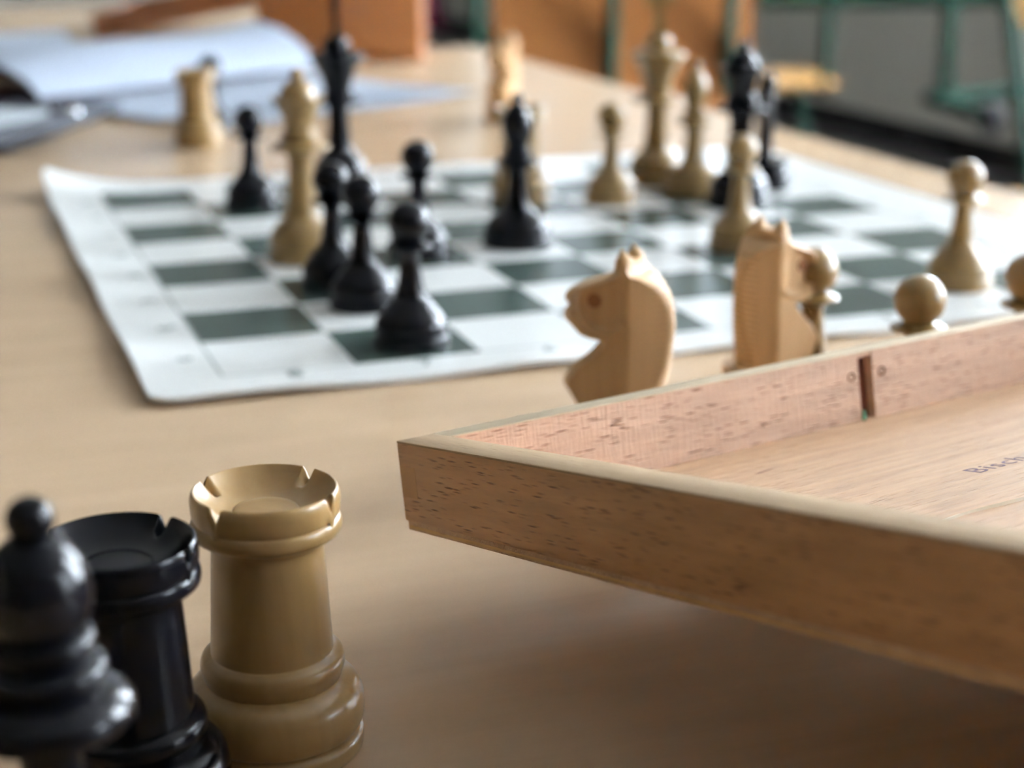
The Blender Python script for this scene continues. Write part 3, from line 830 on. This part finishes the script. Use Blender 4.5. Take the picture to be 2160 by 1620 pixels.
# ------------------------------------------------------------------ chairs and desks beyond
def at(u, v, depth):
    return CAM + (RT * ((u - 1080) / F) + DN * ((v - 810) / F) + FW) * depth
def rpoly(w, h, r, n=6):
    out = []
    for cx_, cy_, a0 in ((w / 2 - r, h - r, 0), (-w / 2 + r, h - r, 90), (-w / 2 + r, r, 180), (w / 2 - r, r, 270)):
        for k in range(n + 1):
            a = R_(a0 + 90 * k / n); out.append((cx_ + r * math.cos(a), cy_ + r * math.sin(a)))
    return out
def chair(x, y, rz, label, mseat, mback, back_z=(.60, .84), w=.40, seat_z=.43):
    c = empty('school_chair', (x, y, FZ), rz); tag(c, label, 'chair', 'green steel school chairs')
    # seat plate
    s = prism('seat', [(px, py - .2) for px, py in rpoly(w, .40, .06)], seat_z, seat_z + .012, mseat, c, .002)
    # backrest: plate standing, slightly reclined, at local -y
    b = prism('backrest', rpoly(w, back_z[1] - back_z[0], .045), -.006, .006, mback, c, .002)
    b.location = (0, -.215, back_z[0]); b.rotation_euler = (R_(90 + 8), 0, 0)
    for sx in (-1, 1):
        xx_ = sx * (w / 2 - .04)
        tube('frame_side', [(xx_, .20, .012), (xx_, -.22, .012), (xx_, .17, seat_z - .012), (xx_, -.19, seat_z - .012), (xx_, -.235, back_z[1] - .03)], .0125, M['green'], c, .05)
        box('foot_cap', (xx_ - .016, .19, 0), (xx_ + .016, .225, .028), M['rubber'], c, .004)
        box('foot_cap', (xx_ - .016, -.225, 0), (xx_ + .016, -.19, .028), M['rubber'], c, .004)
    tube('cross_bar', [(-w / 2 + .04, .12, seat_z - .02), (w / 2 - .04, .12, seat_z - .02)], .0115, M['green'], c)
    return c

def plate_chair(loc, rz, label, mback, posts, w, zb, mseat, ptop=None):
    # chair seen from behind: plate carried by two upright tubes on its rear face
    c = empty('school_chair', (*loc, FZ), rz); tag(c, label, 'chair')
    b = prism('backrest', rpoly(w, zb[1] - zb[0], .05), -.007, .007, mback, c, .002)
    b.location = (0, 0, zb[0]); b.rotation_euler = (R_(84), 0, 0)
    for p in posts:
        tube('frame_side', [(p, -.03, ptop or zb[1] - .05), (p, .03, .42), (p, .40, .42), (p, .02, .012), (p, .42, .012)], .0125, M['green'], c, .04)
        box('foot_cap', (p - .016, .40, 0), (p + .016, .43, .028), M['rubber'], c, .004)
    prism('seat', [(px, py + .235) for px, py in rpoly(w, .40, .06)], .434, .446, mseat, c, .002).location = (0, -.2, 0)
    return c
plate_chair((1.079, 2.132), camR, 'school chair with a broad orange plywood back beyond the right-hand desk edge', M['orange_wood'], (-.02, .185), .455, (.44, .90), M['yellow_wood'])
q = at(830, 30, 3.5)
plate_chair((q.x, q.y), camR, 'school chair beyond the orange case, its green frame beside hanging purple cloth', M['brown_wood'], (-.19, .175), .40, (.30, .40), M['yellow_wood'], .80)
pc = at(913, 5, 3.0)
tag(prism('purple_cloth', [(pc.x - .018, pc.y), (pc.x + .018, pc.y - .006), (pc.x + .02, pc.y + .03), (pc.x - .016, pc.y + .035)], pc.z - .05, pc.z + .12, M['purple'], None, .004), 'narrow purple cloth hanging right of the orange case', 'cloth')
chair(1.88, 3.17, camR, 'school chair with yellow seat standing far off, right of the thin black knight', M['yellow_wood'], M['yellow_wood'], (.66, .86), .37)

def rel(root, p): return tuple(Vector(p) - Vector(root.location))
wd = empty('school_desk', (2.45, 3.15, FZ)); tag(wd, 'green framed desk by the window wall, upper right, its frame ending in a black cap', 'desk')
A_, B_, C_ = at(1960, 207, 4.2), at(2210, 188, 4.25), at(2092, 250, 3.8)
tube('frame_bar', [rel(wd, A_), rel(wd, B_)], .020, M['green'], wd)
tube('frame_bar', [rel(wd, A_), rel(wd, C_)], .018, M['green'], wd)
turned('end_cap', [(.024, -.03, 1), (.026, -.02), (.026, .02), (.022, .03), (0, .032, 1)], M['rubber'], wd, 20).location = rel(wd, C_)
up_ = at(1990, 205, 4.2)
tube('post', [rel(wd, (up_.x, up_.y, -.09)), rel(wd, (up_.x, up_.y, A_.z - .01))], .019, M['green'], wd)
tube('post', [rel(wd, (B_.x, B_.y, -.09)), rel(wd, (B_.x, B_.y, FZ + .001))], .019, M['green'], wd)
R0 = at(1600, 5, 4.2); R1 = at(2200, 5, 4.2)
tube('rail', [rel(wd, (R0.x, R0.y, -.098)), rel(wd, (R1.x, R1.y, -.098))], .024, M['green'], wd)
tube('post', [rel(wd, (R0.x + .02, R0.y + .45, -.09)), rel(wd, (R0.x + .02, R0.y + .45, FZ + .001))], .019, M['green'], wd)
dv = Vector((R1.x - R0.x, R1.y - R0.y)).normalized(); nv = Vector((-dv.y, dv.x))
o0 = Vector((R0.x, R0.y)) - dv * .05 - nv * .03; o1 = Vector((R1.x, R1.y)) + dv * .3 - nv * .03
pl = [o0, o1, o1 + nv * .6, o0 + nv * .6]
prism('tabletop', [(p.x - 2.45, p.y - 3.15) for p in pl], FZ * -1 - .074, FZ * -1 - .05, M['laminate'], wd, .002)

rc = empty('school_chair', (1.98, 1.93, FZ)); tag(rc, 'school chair cut off by the right edge, one slanted green leg showing', 'chair')
a_, b_ = at(2122, -20, 3.0), at(2166, 330, 3.0)
dd = (b_ - a_) / (b_.z - a_.z)
foot = a_ + dd * (FZ + .012 - a_.z); top_ = a_ + dd * (.12 - a_.z)
off = RT * .36
for k in (0, 1):
    tube('frame_side', [rel(rc, top_ + off * k), rel(rc, foot + off * k), rel(rc, foot + off * k + Vector((.05, .38, 0)))], .0135, M['green'], rc, .03)
    e = foot + off * k + Vector((.05, .38, 0)); el = rel(rc, e)
    box('foot_cap', (el[0] - .016, el[1] - .015, 0), (el[0] + .016, el[1] + .015, .028), M['rubber'], rc, .004)
mid_ = at(2145, 15, 3.02)
bk = prism('backrest', rpoly(.40, .17, .045), -.006, .006, M['yellow_wood'], rc, .002)
q = Matrix.Rotation(camR, 4, 'Z') @ Matrix.Rotation(R_(96), 4, 'X'); q.translation = Vector(rel(rc, mid_)) + Vector((RT.x, RT.y, 0)) * .19 + Vector((0, 0, -.04)); bk.matrix_local = q
sp_ = a_ + dd * (-.43 - a_.z)
st = prism('seat', rpoly(.38, .38, .05), -.006, .006, M['yellow_wood'], rc, .002)
q = Matrix.Rotation(camR, 4, 'Z'); q.translation = Vector(rel(rc, sp_)) + Vector((RT.x, RT.y, 0)) * .19 + Vector((.0, .02, 0)); st.matrix_local = q
